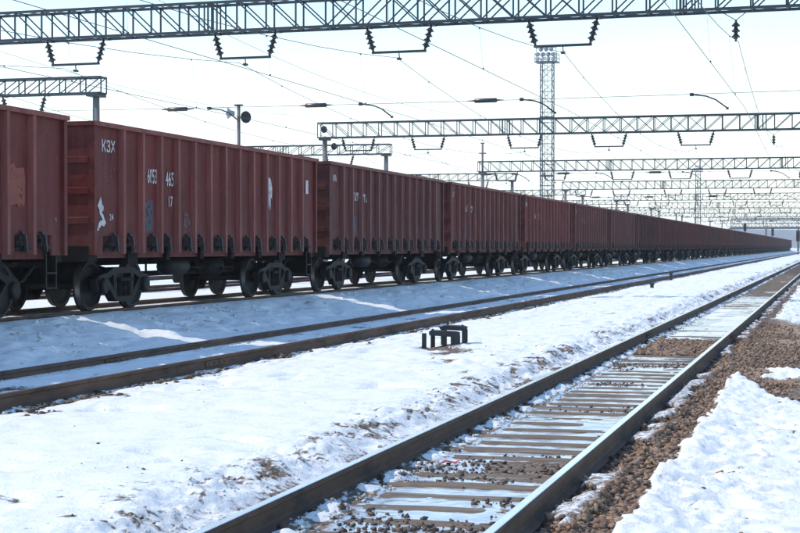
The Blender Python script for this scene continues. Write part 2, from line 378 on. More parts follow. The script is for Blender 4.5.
ZZ, SN, IC, MU = ground(XX.ravel(), YY.ravel())
nx, ny = len(xs), len(ys)
me = bpy.data.meshes.new('ground')
co = np.stack([XX.ravel(), YY.ravel(), ZZ], 1).astype(np.float32)
ii = (np.arange(ny-1)[:,None]*nx+np.arange(nx-1)[None,:]).ravel()
quads = np.stack([ii, ii+1, ii+nx+1, ii+nx], 1).astype(np.int32)
def np_mesh(me, co, faces):
    k = faces.shape[1]
    me.vertices.add(len(co)); me.vertices.foreach_set('co', co.astype(np.float32).ravel())
    me.loops.add(faces.size); me.loops.foreach_set('vertex_index', faces.astype(np.int32).ravel())
    me.polygons.add(len(faces)); me.polygons.foreach_set('loop_start', np.arange(0, faces.size, k, dtype=np.int32))
    me.update(calc_edges=True)
np_mesh(me, co, quads)
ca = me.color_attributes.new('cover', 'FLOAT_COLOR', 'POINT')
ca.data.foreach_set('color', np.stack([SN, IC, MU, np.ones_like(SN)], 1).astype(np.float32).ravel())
me.polygons.foreach_set('use_smooth', np.ones(len(quads), dtype=bool))
me.materials.append(ground_material())
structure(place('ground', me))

def gz(x, y):
    z, s, i, m_ = ground(np.array([float(x)]), np.array([float(y)])); return float(z[0])

# low wooded rise on the horizon
mb = MB(); prev = None
hx = np.linspace(-2600, 1600, 90); hh_ = 20+22*(fbm(hx*.0016, hx*0, 90, 4)+.6)
hv = [(x, 2600, -1) for x in hx]+[(x, 2700, max(3, h)) for x, h in zip(hx, hh_)]+[(x, 3200, -1) for x in hx]
n = len(hx)
mb.add(hv, [(k, k+1, n+k+1, n+k) for k in range(n-1)]+[(n+k, n+k+1, 2*n+k+1, 2*n+k) for k in range(n-1)])
structure(place('hills', mb.mesh('hills', M['hill'], True)))

# ------------------------------------------------------------------ railway tracks
RAILP = [(-.075,-.18),(.075,-.18),(.075,-.168),(.02,-.152),(.010,-.135),(.010,-.055),(.034,-.040),(.036,-.012),(.028,-.002),(-.028,-.002),(-.036,-.012),(-.034,-.040),(-.010,-.055),(-.010,-.135),(-.02,-.152),(-.075,-.168)]
Y0, Y1 = -30, 640
rail_me = MB().extr(RAILP, 'y', Y0, Y1).mesh('rail', M['railside'])
head_me = MB().extr([(-.031,-.0035),(.031,-.0035),(.026,.0),(-.026,.0)], 'y', Y0, Y1).mesh('running_surface', M['railtop'])
dull_me = MB().extr([(-.031,-.0035),(.031,-.0035),(.026,.0),(-.026,.0)], 'y', Y0, Y1).mesh('running_surface', M['railside'])
fp = MB().box(.012,.034,-.4,.4,-.13,-.055).box(-.034,-.012,-.4,.4,-.13,-.055)
for k in range(4): fp.cyl((.034,-.3+.2*k,-.092), (.05,-.3+.2*k,-.092), .016, 6)
fish_me = fp.mesh('fishplate', M['railside'])
def sleeper_mesh(seed):
    r = random.Random(seed); mb = MB(); n = 6; pr = []
    w = .115
    for k in range(n+1):
        x = -1.3+2.6*k/n; j = r.uniform(-.008, .008); t = r.uniform(-.006, .004)
        pr.append([(x,-w+j,-.37),(x,-w+j,-.205+t),(x,-w+.02+j,-.19+t),(x,w-.02+j,-.19+t),(x,w+j,-.205+t),(x,w+j,-.37)])
    vs = [p for q in pr for p in q]; fs = [tuple(range(6)), tuple(range(6*n+5, 6*n-1, -1))]
    for k in range(n): fs += [(6*k+j, 6*k+j+1, 6*k+j+7, 6*k+j+6) for j in range(5)]
    return mb.add(vs, fs).mesh('sleeper', M['sleeper'])
sl_mes = [sleeper_mesh(k) for k in range(6)]
pm = MB().box(-.14,.14,-.10,.10,-.19,-.181)
for sx in (-1, 1):
    pm.bar((sx*.105,-.05,-.176), (sx*.105,.05,-.176), .05, .022)
    pm.cyl((sx*.108,0,-.18), (sx*.108,0,-.135), .016, 6); pm.cyl((sx*.108,0,-.158), (sx*.108,0,-.142), .03, 6)
plate_me = pm.mesh('rail_fastening', M['railside'])

def track(cx, z, label, polished, sleepers, group='parallel railway tracks'):
    t = thing('railway_track', label, 'railway track', (cx, 0, z), 0, group)
    for sx in (-G, G):
        r = place('rail', rail_me, t, (sx, 0, 0))
        place('running_surface', head_me if polished else dull_me, r)
        for jy in (-6, 19, 44, 69, 94): place('fishplate', fish_me, r, (0, jy+(12.2 if cx == T1 else 3), 0))
    if sleepers == 'each':
        k = 0; yy = TIE0
        while k < 190:
            s = place('sleeper', sl_mes[random.randrange(6)], t, (random.uniform(-.02,.02), yy+random.uniform(-.02,.02), random.uniform(-.010,.006)), random.choice((0, math.pi))+random.uniform(-.02,.02))
            if k < 70:
                for sx in (-G, G): place('rail_fastening', plate_me, s, (sx, 0, 0))
            k += 1; yy += TIES
    else:
        yy = -20
    mb = MB()
    while yy < 420:
        mb.box(-1.3, 1.3, yy-.115, yy+.115, -.35, -.19 if sleepers != 'sunk' else -.2); yy += TIES if sleepers != 'sunk' else .6
    stuff(place('far_sleepers' if sleepers == 'each' else 'sleepers', mb.mesh('sleepers', M['sleeper'], False, False), t))
    return t
track(T1, 0, 'nearest railway track with bright polished rails and icy sleepers', True, 'each')
track(T2, 0, 'dark railed track in the snow between the nearest track and the wagons', False, 'sunk')
track(T3, ZT3, 'railway track under the long row of red wagons', False, 'sunk')
for cx, nm in ((-19.65,'first track behind the red wagons, glimpsed under them'), (-26.2,'second track behind the red wagons, glimpsed under them'), (-31.2,'third track behind the red wagons, beside the gantry columns')):
    track(cx, .42, nm, False, 'sunk')

# ------------------------------------------------------------------ loose stones, clods, snow crumbs (uncountable)
def scatter(name, n, xr, yr, size, mat, keep, parent_label, cat, flat=.7, ybias=1.6, up=.35, smooth=False):
    x = rs.uniform(xr[0], xr[1], n); u = rs.rand(n)**ybias; y = yr[0]+(yr[1]-yr[0])*u
    z, s_, i_, m_ = ground(x, y); k = keep(x, y, s_, i_, m_, rs.rand(n)); x, y, z = x[k], y[k], z[k]; n = len(x)
    cube = np.array([(-1,-1,-1),(1,-1,-1),(1,1,-1),(-1,1,-1),(-1,-1,1),(1,-1,1),(1,1,1),(-1,1,1)], float)*.5
    fq = np.array([(3,2,1,0),(4,5,6,7),(0,1,5,4),(1,2,6,5),(2,3,7,6),(3,0,4,7)])
    sc = size[0]+(size[1]-size[0])*rs.rand(n)**2.2
    V = cube[None]+rs.uniform(-.36,.36,(n,8,3)); V *= (sc[:,None]*rs.uniform(.65,1.25,(n,3))*np.array([1,1,flat]))[:,None,:]
    a = rs.uniform(0, 6.28, n); tl = rs.uniform(-.5,.5,n)
    ct, st_ = np.cos(tl)[:,None], np.sin(tl)[:,None]; V1 = V[...,1]*ct-V[...,2]*st_; V2 = V[...,1]*st_+V[...,2]*ct
    ca_, sa = np.cos(a)[:,None], np.sin(a)[:,None]; Vx = V[...,0]*ca_-V1*sa; Vy = V[...,0]*sa+V1*ca_
    P = np.stack([Vx+x[:,None], Vy+y[:,None], V2+(z+sc*flat*up)[:,None]], -1).reshape(-1,3)
    F = (fq[None]+(np.arange(n)*8)[:,None,None]).reshape(-1,4)
    me = bpy.data.meshes.new(name); np_mesh(me, P, F); me.materials.append(mat)
    if smooth: me.polygons.foreach_set('use_smooth', np.ones(len(F), dtype=bool))
    o = stuff(place(name, me)); o['label'] = parent_label; o['category'] = cat; return o
scatter('ballast_stones', 56000, (-1.78,.35), (8,38), (.012,.05), M['stone'],
    lambda x,y,s,i,m,r: (s < .45) & (r < .75*np.clip(1-(x+1.25)/1.1, .06, 1)*(1-.8*m)), 'brown gravel along the right side of the nearest track', 'gravel', .75, 1.8)
scatter('ballast_stones', 5200, (-3.25,-2.0), (26.6,32.0), (.025,.065), M['stone'],
    lambda x,y,s,i,m,r: (i < .4) & (s < .4), 'brown gravel heap lying between the rails of the nearest track', 'gravel', .75, 1.)
scatter('dirt_clods', 6000, (-3.25,-1.95), (8.2,26.5), (.008,.036), M['clod'],
    lambda x,y,s,i,m,r: (fbm(x*1.0, y*.9, 93, 3)+.35*np.exp(-((y-12.6)/.55)**2)*(x > -2.9) > .22+.35*r), 'dark dirt clods strewn over the icy sleepers', 'dirt', .8, 1.3)
scatter('dirt_clods', 1700, (-4.4,-3.6), (8,40), (.006,.026), M['clod'],
    lambda x,y,s,i,m,r: (s < .55) & (r > .4), 'dirt bits along the snow edge left of the nearest track', 'dirt', .6, 1.5)
scatter('dirt_clods', 4500, (-8.8,-7.8), (12,60), (.02,.075), M['clod'],
    lambda x,y,s,i,m,r: (s < .55) & (r > .3), 'dirt bits along the snow edge of the second track', 'dirt', .5, 1.5)
scatter('dirt_clods', 130, (-8.4,-4.4), (10,60), (.008,.028), M['clod'],
    lambda x,y,s,i,m,r: r > .2, 'specks of dirt on the open snow field', 'dirt', .5, 1.4)
scatter('snow_crumbs', 1600, (-3.42,-3.14), (8,60), (.010,.032), M['crumb'],
    lambda x,y,s,i,m,r: (r > .3), 'crumbled snow in the shade of the left polished rail', 'snow', .8, 1.6, .3, True)
scatter('snow_crumbs', 700, (-4.3,-3.55), (8,60), (.010,.032), M['crumb'],
    lambda x,y,s,i,m,r: (r > .2), 'crumbled snow along the edge of the snow field', 'snow', .7, 1.6, .2, True)
scatter('snow_crumbs', 2600, (-13.15,-10.7), (20,95), (.015,.085), M['snow_lump'],
    lambda x,y,s,i,m,r: (fbm(x*.9, y*.5, 101, 3) > .30-.5*r), 'lumps of old snow on the shaded bank below the wagons', 'snow', .5, 1.5, .0, True)
scatter('snow_crumbs', 3200, (-10.6,-8.4), (14,80), (.015,.05), M['crumb'],
    lambda x,y,s,i,m,r: (np.abs(np.abs(x-T2)-G) < .33) & (np.abs(np.abs(x-T2)-G) > .09) & (r > .2), 'crumbled snow beside the rails of the second track', 'snow', .7, 1.6, .25, True)

# ------------------------------------------------------------------ gondola wagons
HB, HW = 6.42, 1.44           # half body length, half width of the plating
ZB, ZP, ZTOP = 1.08, 1.41, 3.40
ENDB, BAY = 1.20, .87
ribs_y = [-HB+ENDB+BAY*k for k in range(13)]
bays = [(-HB+.10, ribs_y[0])]+list(zip(ribs_y[:-1], ribs_y[1:]))+[(ribs_y[-1], HB-.10)]
def panel_mesh(w):
    # one pressed plate, dished a little, origin at its lower middle, facing +X
    mb = MB(); n, m_ = 4, 6; h = ZTOP-ZP; w2 = w/2-.004
    vs = []
    for j in range(m_+1):
        for i in range(n+1):
            u = i/n; v = j/m_; d = -.018*math.sin(math.pi*u)*math.sin(math.pi*v)
            vs.append((d, -w2+2*w2*u, h*v))
    fs = [(j*(n+1)+i, j*(n+1)+i+1, (j+1)*(n+1)+i+1, (j+1)*(n+1)+i) for j in range(m_) for i in range(n)]
    o = len(vs); vs += [(-.03,-w2,0),(-.03,w2,0),(-.03,w2,h),(-.03,-w2,h)]
    c = [0, n, (m_+1)*(n+1)-1, m_*(n+1)]
    fs += [(o+3,o+2,o+1,o)]
    fs += [tuple([o, o+1]+list(range(n, -1, -1))), tuple([o+2, o+3]+[m_*(n+1)+i for i in range(n+1)])]
    fs += [tuple([o+3, o]+[j*(n+1) for j in range(m_+1)]), tuple([o+1, o+2]+[j*(n+1)+n for j in range(m_, -1, -1)])]
    return mb.add(vs, fs).mesh('side_panel', M['paint'])
pan_end, pan_mid = panel_mesh(ENDB-.10), panel_mesh(BAY)
# hat-section rib, a little wider at its foot
def rib_mb(mb, y=0, x=0):
    pts = [(-.075,0),(-.05,.10),(.05,.10),(.075,0)]
    lo, hi = ZB, ZTOP; vs = [(x+b, y+a, z) for z in (lo, hi) for a, b in pts]
    return mb.add(vs, [(0,1,5,4),(1,2,6,5),(2,3,7,6),(3,0,4,7),(3,2,1,0),(4,5,6,7)])
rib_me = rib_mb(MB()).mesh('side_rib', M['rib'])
def apron_mb(mb, y=0, x=0): return mb.box(x-.03, x+.004, y-.33, y+.33, ZB+.02, ZP-.002)
apron_me = apron_mb(MB()).mesh('lower_plate', M['paint'])
def latch_mb(mb, y=0, x=0):
    mb.bar((x+.02, y, ZP+.06), (x+.09, y, ZP-.06), .055, .04); mb.bar((x+.10, y-.02, ZP+.0), (x+.13, y-.02, ZB+.04), .055, .045)
    mb.bar((x+.06, y+.03, ZP-.12), (x+.14, y+.10, ZB+.10), .06, .05); mb.box(x-.02, x+.08, y-.10, y+.10, ZB+.14, ZB+.22)
    mb.cyl((x+.05, y-.12, ZP-.05), (x+.05, y+.12, ZP-.05), .028, 6); return mb
latch_me = latch_mb(MB()).mesh('hatch_latch', M['latch'])
def hatch_mb(mb, y=0, x=0):
    # sloping discharge hatch set back under the side, with stiffeners
    mb.extr([(x-.03,ZP+.02),(x-.035,ZP-.05),(x-.17,ZB+.06),(x-.20,ZB+.06),(x-.09,ZP+.02)], 'y', y-.52, y+.52)
    for d in (-.42, 0, .42): mb.bar((x-.02, y+d, ZP-.06), (x-.15, y+d, ZB+.05), .05, .05)
    return mb
hatch_me = hatch_mb(MB()).mesh('discharge_hatch', M['hatch'])
# top rail, corner posts and lower chord of a side
def chord_mb(mb, x=0):
    mb.box(x-.06, x+.115, -HB-.03, HB+.03, ZTOP+.002, ZTOP+.085)
    return mb
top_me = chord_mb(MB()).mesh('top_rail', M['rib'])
def frame_mb(mb, x=0):
    for s in (-1, 1):
        a, b = sorted((s*(HB-.10), s*(HB+.012))); mb.box(x-.06, x+.07, a, b, ZB-.02, ZTOP)
        a2, b2 = sorted((s*(HB-.10), s*(HB-.46))); mb.box(x-.03, x+.004, a2, b2, ZB-.02, ZP-.002)
    mb.box(x-.26, x-.20, -HB+.02, HB-.02, ZB-.08, ZB+.16)
    return mb
side_me = frame_mb(MB()).mesh('side_wall', M['paint'])
inner_me = MB().box(-.045,-.033,-HB+.02,HB-.02,ZP,ZTOP).mesh('inner_lining', M['inner'])
# joined side for wagons too far off to tell the pieces apart
js = MB(); frame_mb(js); chord_mb(js)
js.box(-.045, 0, -HB+.08, HB-.08, ZP, ZTOP-.002)
for k, yy in enumerate(ribs_y):
    rib_mb(js, yy)
    if k % 2: apron_mb(js, yy)
side_far_me = js.mesh('side_wall', M['paint'])
jl = MB()
for k, yy in enumerate(ribs_y):
    if k % 2 == 0: hatch_mb(jl, yy); latch_mb(jl, yy-.32); latch_mb(jl, yy+.32)
hatch_far_me = jl.mesh('discharge_hatches', M['hatch'])
# end wall facing +Y with shelves
def end_mesh():
    mb = MB().box(-HW+.06, HW-.06, HB-.06, HB, ZB+.04, ZTOP)
    mb.box(-HW-.05, HW+.05, HB-.05, HB+.06, ZTOP+.002, ZTOP+.08)
    return mb.mesh('end_wall', M['paint'])
end_me = end_mesh()
shelf_me = MB().extr([(HB,0),(HB+.03,.01),(HB+.03,.12),(HB,.13)], 'x', -HW+.06, HW-.06).mesh('end_rib', M['paint'])
# underframe
uf = MB().box(-.26,.26,-HB-.12,HB+.12,.84,1.16).box(-HW+.05,HW-.05,-HB-.02,-HB+.32,.94,1.22).box(-HW+.05,HW-.05,HB-.32,HB+.02,.94,1.22)
for yy in (-4.33, 4.33): uf.box(-HW+.15,HW-.15,yy-.22,yy+.22,.88,1.18)
for yy in (-2.7,-.9,.9,2.7): uf.box(-HW+.12,HW-.12,yy-.09,yy+.09,.95,1.2)
uf.box(-HW+.06,HW-.06,-HB+.02,HB-.02,1.20,1.26)
under_me = uf.mesh('underframe', M['under'])
br = MB()
for x in (.55, -.5): br.bar((x,-3.3,.62), (x,3.3,.66), .04, .06)
br.bar((.75,-1.9,.78), (.75,2.4,.74), .035); br.bar((.3,-.3,.75), (1.0,-.25,.72), .08, .05); br.bar((.3,1.2,.75), (1.0,1.15,.72), .08, .05)
for y in (-2.2, .6, 2.1): br.bar((.6,y,.65), (.6,y,.98), .035)
rig_me = br.mesh('brake_rigging', M['under'])
res_me = MB().lathe((.85,0,.80), (0,1,0), [(-.58,0),(-.56,.12),(-.46,.19),(.46,.19),(.56,.12),(.58,0)], 14).bar((.85,-.3,.98),(.85,-.3,1.2),.06).bar((.85,.3,.98),(.85,.3,1.2),.06).mesh('air_reservoir', M['bogie'], True)
cyl_me = MB().lathe((.7,0,.78), (0,1,0), [(-.36,0),(-.36,.21),(.16,.21),(.18,.24),(.24,.24),(.3,.10),(.55,.05),(.55,0)], 14).bar((.7,-.1,.95),(.7,-.1,1.2),.08).mesh('brake_cylinder', M['bogie'], True)
cp = MB().box(-.13,.13,HB+.02,HB+.28,.93,1.11).box(-.08,.08,HB+.28,HB+.40,.95,1.08)
cp.extr([(-.24,HB+.36),(.24,HB+.36),(.26,HB+.48),(.10,HB+.52),(.05,HB+.60),(-.22,HB+.62),(-.26,HB+.46)], 'z', .90, 1.14)
cp.bar((.30,HB+.02,.86), (.36,HB+.34,.55), .05); cp.bar((-.30,HB+.02,.86), (-.26,HB+.40,.58), .05)
coup_me = cp.mesh('coupler', M['bogie'])
ld = MB()
for d in (0, .36): ld.bar((HW-.02+.0, HB-.62+d, .48), (HW-.02, HB-.62+d, 1.10), .03, .04)
for z in (.50, .76): ld.bar((HW-.02, HB-.64, z), (HW-.02, HB-.24, z), .05, .03)
step_me = ld.mesh('foot_step', M['bogie'])
lad = MB()
for x in (HW-.42, HW-.10): lad.bar((x, HB+.15, 1.15), (x, HB+.15, 3.30), .03)
for k in range(7): lad.bar((HW-.42, HB+.15, 1.3+.31*k), (HW-.10, HB+.15, 1.3+.31*k), .022)
for z in (1.2, 2.2, 3.25): lad.bar((HW-.26, HB, z), (HW-.26, HB+.15, z), .03)
ladder_me = lad.mesh('end_ladder', M['bogie'])
# bogie: bolster with wheels and cast side frames
bol_me = MB().extr([(-1.0,.55),(-.45,.44),(.45,.44),(1.0,.55),(1.0,.72),(.4,.86),(-.4,.86),(-1.0,.72)], 'y', -.2, .2).mesh('bogie', M['bogie'])
WR = .475
def wheel_mb(mb, x, s):
    d = (s,0,0); o = (x,0,WR)
    mb.lathe(o, d, [(-.067,0.10),(-.06,.13),(-.035,.33),(-.055,.40),(-.067,.415),(-.067,WR+.028),(-.055,WR+.030),(-.035,WR+.004),(.063,WR-.006),(.063,.405),(.048,.395),(.02,.34),(.045,.16),(.075,.13),(.075,0)], 28)
    return mb
axle_me = MB().cyl((-1.1,0,WR),(1.1,0,WR),.08,10).mesh('axle', M['bogie'], True)
wheel_me = wheel_mb(MB(), .79, 1).mesh('wheel', M['wheel'])
wheel2_me = wheel_mb(MB(), -.79, -1).mesh('wheel', M['wheel'])
rim_me = MB().lathe((.79,0,WR),(1,0,0),[(-.033,WR+.006),(.0,WR+.003),(.060,WR-.004)],28).mesh('tread', M['tread'], True)
def frame_side_mb(x):
    mb = MB(); a, b = x-.085, x+.085
    mb.extr([(-1.10,.66),(-.72,.72),(-.42,.82),(.42,.82),(.72,.72),(1.10,.66),(1.12,.56),(.74,.58),(.44,.70),(-.44,.70),(-.74,.58),(-1.12,.56)], 'x', a, b)
    mb.extr([(-.74,.60),(-.66,.58),(-.30,.26),(.30,.26),(.66,.58),(.74,.60),(.72,.46),(.36,.16),(-.36,.16),(-.72,.46)], 'x', a-.003, b+.003)
    for s in (-1, 1):
        mb.extr([(s*.30,.25),(s*.42,.25),(s*.46,.71),(s*.32,.71)], 'x', a+.004, b-.004)
        mb.extr([(s*1.12,.57),(s*1.06,.36),(s*1.14,.36),(s*1.19,.60),(s*1.08,.66)], 'x', a+.01, b-.01)
        mb.extr([(s*.78,.57),(s*.78,.38),(s*.70,.38),(s*.66,.57)], 'x', a+.01, b-.01)
        sg = 1 if x > 0 else -1
        mb.box(min(a,b)-.002, max(a,b)+.006, s*.925-.14, s*.925+.14, .40, .60)
        mb.lathe((x, s*.925, WR), (sg,0,0), [(.05,.15),(.14,.15),(.16,.12),(.165,0)], 14)
    return mb
sf1_me = frame_side_mb(1.02).mesh('side_frame', M['bogie']); sf2_me = frame_side_mb(-1.02).mesh('side_frame', M['bogie'])
def spring_mb(x):
    mb = MB()
    for y in (-.19, 0, .19):
        for q in (-.05, .05):
            prof = [(.26+.024*k, .088 if k % 2 else .070) for k in range(13)]; mb.lathe((x+q, y, 0), (0,0,1), prof, 9)
    mb.box(x-.16, x+.16, -.29, .29, .548, .62); return mb
sp1_me = spring_mb(1.02).mesh('spring_nest', M['under']); sp2_me = spring_mb(-1.02).mesh('spring_nest', M['under'])
jw = MB()
for y in (-.925, .925):
    for s in (1, -1):
        w = MB(); wheel_mb(w, .79*s, s); jw.add([(vx, vy+y, vz) for vx, vy, vz in w.v], w.f)
    jw.cyl((-1.1,y,WR),(1.1,y,WR),.08,8)
for q in (frame_side_mb(1.02), frame_side_mb(-1.02)): jw.add(q.v, q.f)
jw.box(-1.0,1.0,-.2,.2,.44,.86)
bogie_far_me = jw.mesh('bogie', M['bogie'])

def text_mesh(body, size, mat, squeeze=1.):
    cu = bpy.data.curves.new('lettering', 'FONT'); cu.body = body; cu.size = size; cu.resolution_u = 3; cu.align_x = 'CENTER'; cu.offset = size*.010
    o = bpy.data.objects.new('lettering', cu); COL.objects.link(o); bpy.context.view_layer.update()
    me = bpy.data.meshes.new_from_object(o.evaluated_get(bpy.context.evaluated_depsgraph_get()))
    bpy.data.objects.remove(o); bpy.data.curves.remove(cu)
    me.materials.clear(); me.materials.append(mat)
    # text lies in XY; stand it up so that it faces +X and reads along +Y
    me.transform(Matrix(((0,0,1,0),(squeeze,0,0,0),(0,1,0,0),(0,0,0,1)))); return me
def marks_mesh(rows, mat, seed, w=.45, ch=.045, pitch=.085):
    # worn-out lines of tiny stencilled characters that can no longer be read
    r = random.Random(seed); mb = MB(); z = 0
    for n in rows:
        cw = w/max(rows); x = -n*cw/2
        for k in range(n):
            if r.random() > .12:
                a = x+k*cw; b = a+cw*.66
                q = r.choice('IULCO')
                if q in 'UOI': mb.add([(0,a,z),(0,a+cw*.2,z),(0,a+cw*.2,z+ch),(0,a,z+ch)], [(0,1,2,3)])
                if q in 'LCU': mb.add([(0,a+cw*.22,z),(0,b,z),(0,b,z+ch*.28),(0,a+cw*.22,z+ch*.28)], [(0,1,2,3)])
                if q in 'OCI': mb.add([(0,a+cw*.22,z+ch*.7),(0,b,z+ch*.7),(0,b,z+ch),(0,a+cw*.22,z+ch)], [(0,1,2,3)])
                if q in 'OUL': mb.add([(0,b-cw*.18,z+ch*.3),(0,b,z+ch*.3),(0,b,z+ch*.68),(0,b-cw*.18,z+ch*.68)], [(0,1,2,3)])
        z -= pitch
    return mb.mesh('stencil_marks', mat)
def poly_patch(pts, mat, name='paint_patch'):
    mb = MB(); mb.add([(0,a,b) for a, b in pts], [tuple(range(len(pts)))]); return mb.mesh(name, mat)

NW = 38
PITCH = 13.92
YC = 26.28+HB                     # centre of the second wagon in view
wagons = []
for i in range(NW):
    yc = YC+PITCH*(i-1)
    if i == 0: lab = 'red gondola wagon with orange primer patch, cut off by the left edge'
    elif i == 1: lab = 'red gondola wagon with white number and emblem, second from left'
    elif i == NW-1: lab = 'last visible red gondola wagon at the far right end of the train'
    else: lab = 'red gondola wagon, %s from the left in the long train' % ordinal(i+1)
    t = thing('gondola_wagon', lab, 'freight wagon', (T3, yc, ZT3), 0, 'red gondola wagons in one train'); wagons.append(t)
    tone = [.15,.0,.85,.55,.2,.7][i] if i < 6 else random.random()
    def P(name, me, par=None, loc=(0,0,0), rz=0):
        o = place(name, me, par or t, loc, rz); o['tone'] = tone; return o
    if i < 7:
        s = P('side_wall', side_me, None, (HW,0,0))
        for (a, b), k in zip(bays, range(14)):
            q = P('side_panel', pan_end if k in (0,13) else pan_mid, s, (0,(a+b)/2,ZP)); q['tone'] = min(1, max(0, tone+random.uniform(-.35,.35)))
        for k, yy in enumerate(ribs_y):
            P('side_rib', rib_me, s, (random.uniform(-.006,.004), yy, 0))
            if k % 2: P('lower_plate', apron_me, s, (0,yy,0))
            else:
                P('discharge_hatch', hatch_me, s, (0,yy,0))
                for d in (-.34, .34): P('hatch_latch', latch_me, s, (0,yy+d,0))
        P('inner_lining', inner_me, s); P('top_rail', top_me, s)
        for e in (0, 1):
            w = P('end_wall', end_me, None, (0,0,0), math.pi*e)
            for z in (1.62, 2.16, 2.72): P('end_rib', shelf_me, w, (0,0,z))
            P('end_ladder', ladder_me, w)
    else:
        s = P('side_wall', side_far_me, None, (HW,0,0)); P('discharge_hatches', hatch_far_me, s)
        for e in (0, 1): P('end_wall', end_me, None, (0,0,0), math.pi*e)
    f = P('side_wall', side_far_me, None, (-HW,0,0), math.pi); P('discharge_hatches', hatch_far_me, f)
    u = P('underframe', under_me)
    P('brake_rigging', rig_me, u); P('air_reservoir', res_me, None, (0,-1.35,0)); P('brake_cylinder', cyl_me, None, (0,1.1,0))
    for e in (0, 1): P('coupler', coup_me, None, (0,0,0), math.pi*e)
    P('foot_step', step_me); P('foot_step', step_me, None, (0,0,0), math.pi)
    for by in (-4.33, 4.33):
        if i < 7:
            b = P('bogie', bol_me, None, (0,by,0))
            for y in (-.925, .925):
                P('axle', axle_me, b, (0,y,0)); P('wheel', wheel_me, b, (0,y,0)); P('wheel', wheel2_me, b, (0,y,0)); P('tread', rim_me, b, (0,y,0))
            P('side_frame', sf1_me, b); P('side_frame', sf2_me, b); P('spring_nest', sp1_me, b); P('spring_nest', sp2_me, b)
        else: P('bogie', bogie_far_me, None, (0,by,0))
    # --- lettering and paint marks, stencilled on the near side
    def mark(name, me, y, z, proud=.004):
        o = P(name, me, None, (HW+proud, y, z))
        if name == 'stencil_marks': stuff(o)
        return o
    x0 = -HB
    if i == 1:
        mark('lettering', text_mesh('КЗХ', .30, M['white']), x0+.70, 2.96)
        mark('stencil_marks', marks_mesh([9], M['patch_faint'], 3, .62, .05), x0+.68, 2.62)
        mark('stencil_marks', marks_mesh([5,6], M['patch_faint'], 4, .38, .05, .10), x0+.66, 2.50)
        mark('lettering', text_mesh('6053', .40, M['white'], .58), ribs_y[1]+.59, 2.46)
        mark('lettering', text_mesh('465', .40, M['white'], .70), ribs_y[2]+.58, 2.44)
        mark('lettering', text_mesh('17', .30, M['white'], .8), ribs_y[2]+.60, 2.02)
        mark('paint_patch', poly_patch([(0.014, 0.013), (0.072, -0.013), (0.144, 0.053), (0.245, 0.02), (0.331, 0.092), (0.274, 0.158), (0.216, 0.238), (0.158, 0.277), (0.238, 0.33), (0.245, 0.383), (0.173, 0.436), (0.115, 0.568), (0.036, 0.462), (-0.014, 0.396), (0.058, 0.33), (0.072, 0.251), (0.144, 0.198), (0.202, 0.132), (0.101, 0.132), (0.029, 0.079)], M['white'], 'emblem'), x0+.26, 1.56)
        mark('paint_patch', poly_patch([(0,0),(.08,.01),(.05,.10)], M['white']), x0+.22, 1.50)
        mark('lettering', text_mesh('24', .17, M['white']), x0+.82, 1.70)
        mark('stencil_marks', marks_mesh([3], M['patch_faint'], 5, .16, .07), x0+.64, 1.70); mark('stencil_marks', marks_mesh([2], M['patch_faint'], 6, .14, .08), x0+1.02, 1.70)
        mark('paint_patch', poly_patch([(-.30,-.3),(.20,-.28),(.21,.34),(-.29,.33)], M['patch_blue']), ribs_y[1]+.42, 1.78)
        mark('paint_patch', poly_patch([(-.16,0),(.20,.01),(.20,.20),(.08,.42),(-.10,.40),(-.17,.2)], M['patch_faint']), ribs_y[4]-.30, 1.50)
        for rb, dz in ((3, 2.42), (4, 2.38), (6, 2.52), (6, 2.36), (8, 2.5)):
            mark('stencil_marks', marks_mesh([3] if rb < 6 else [4,3], M['patch_faint'], rb, .26, .07), ribs_y[rb]+.42, dz)
        mark('paint_patch', poly_patch([(-.16,.1),(-.10,-.2),(-.04,-.32),(.02,-.10),(.06,-.34),(.12,-.2),(.10,.02),(.20,-.05),(.22,.22),(.12,.42),(-.02,.46),(-.14,.34)], M['white']), ribs_y[9]+.36, 2.40)
        for dz in (1.95, 1.62): mark('stencil_marks', marks_mesh([5,4], M['patch_faint'], 9, .34, .05), ribs_y[9]+.36, dz)
        mark('paint_patch', poly_patch([(-.10,0),(.10,0),(.10,.34),(-.10,.34)], M['white']), HB-.62, 2.56)
        mark('stencil_marks', marks_mesh([6,7,5], M['patch_faint'], 12, .6, .06, .12), HB-.65, 1.80)
    elif i == 0:
        mark('paint_patch', poly_patch([(-.26,-.34),(-.02,-.30),(.05,-.37),(.24,-.33),(.27,.1),(.22,.30),(-.05,.28),(-.12,.36),(-.27,.32)], M['patch_red']), ribs_y[11]+.44, 2.22)
        mark('paint_patch', poly_patch([(-.06,0),(.06,.02),(.05,.10),(-.04,.10)], M['patch_faint']), HB-.3, 1.62)
    elif i < 6:
        mark('stencil_marks', marks_mesh([3], M['white'], 20+i, .34, .17), x0+.66, 2.98)
        mark('stencil_marks', marks_mesh([7,5,4], M['patch_faint'], 30+i, .6, .07, .13), x0+.66, 2.62)
        mark('stencil_marks', marks_mesh([4], M['white'], 40+i, .52, .24), ribs_y[1]+.56, 2.50)
        mark('stencil_marks', marks_mesh([3], M['white'], 50+i, .44, .24), ribs_y[2]+.56, 2.48)
        mark('stencil_marks', marks_mesh([2], M['patch_faint'], 60+i, .24, .18), ribs_y[2]+.56, 2.08)
        mark('stencil_marks', marks_mesh([6], M['patch_faint'], 70+i, .5, .08), x0+.66, 1.66)
        mark('paint_patch', poly_patch([(-.22,-.25),(.2,-.25),(.2,.28),(-.22,.28)], M['patch_blue']), ribs_y[1]+.42, 1.80)
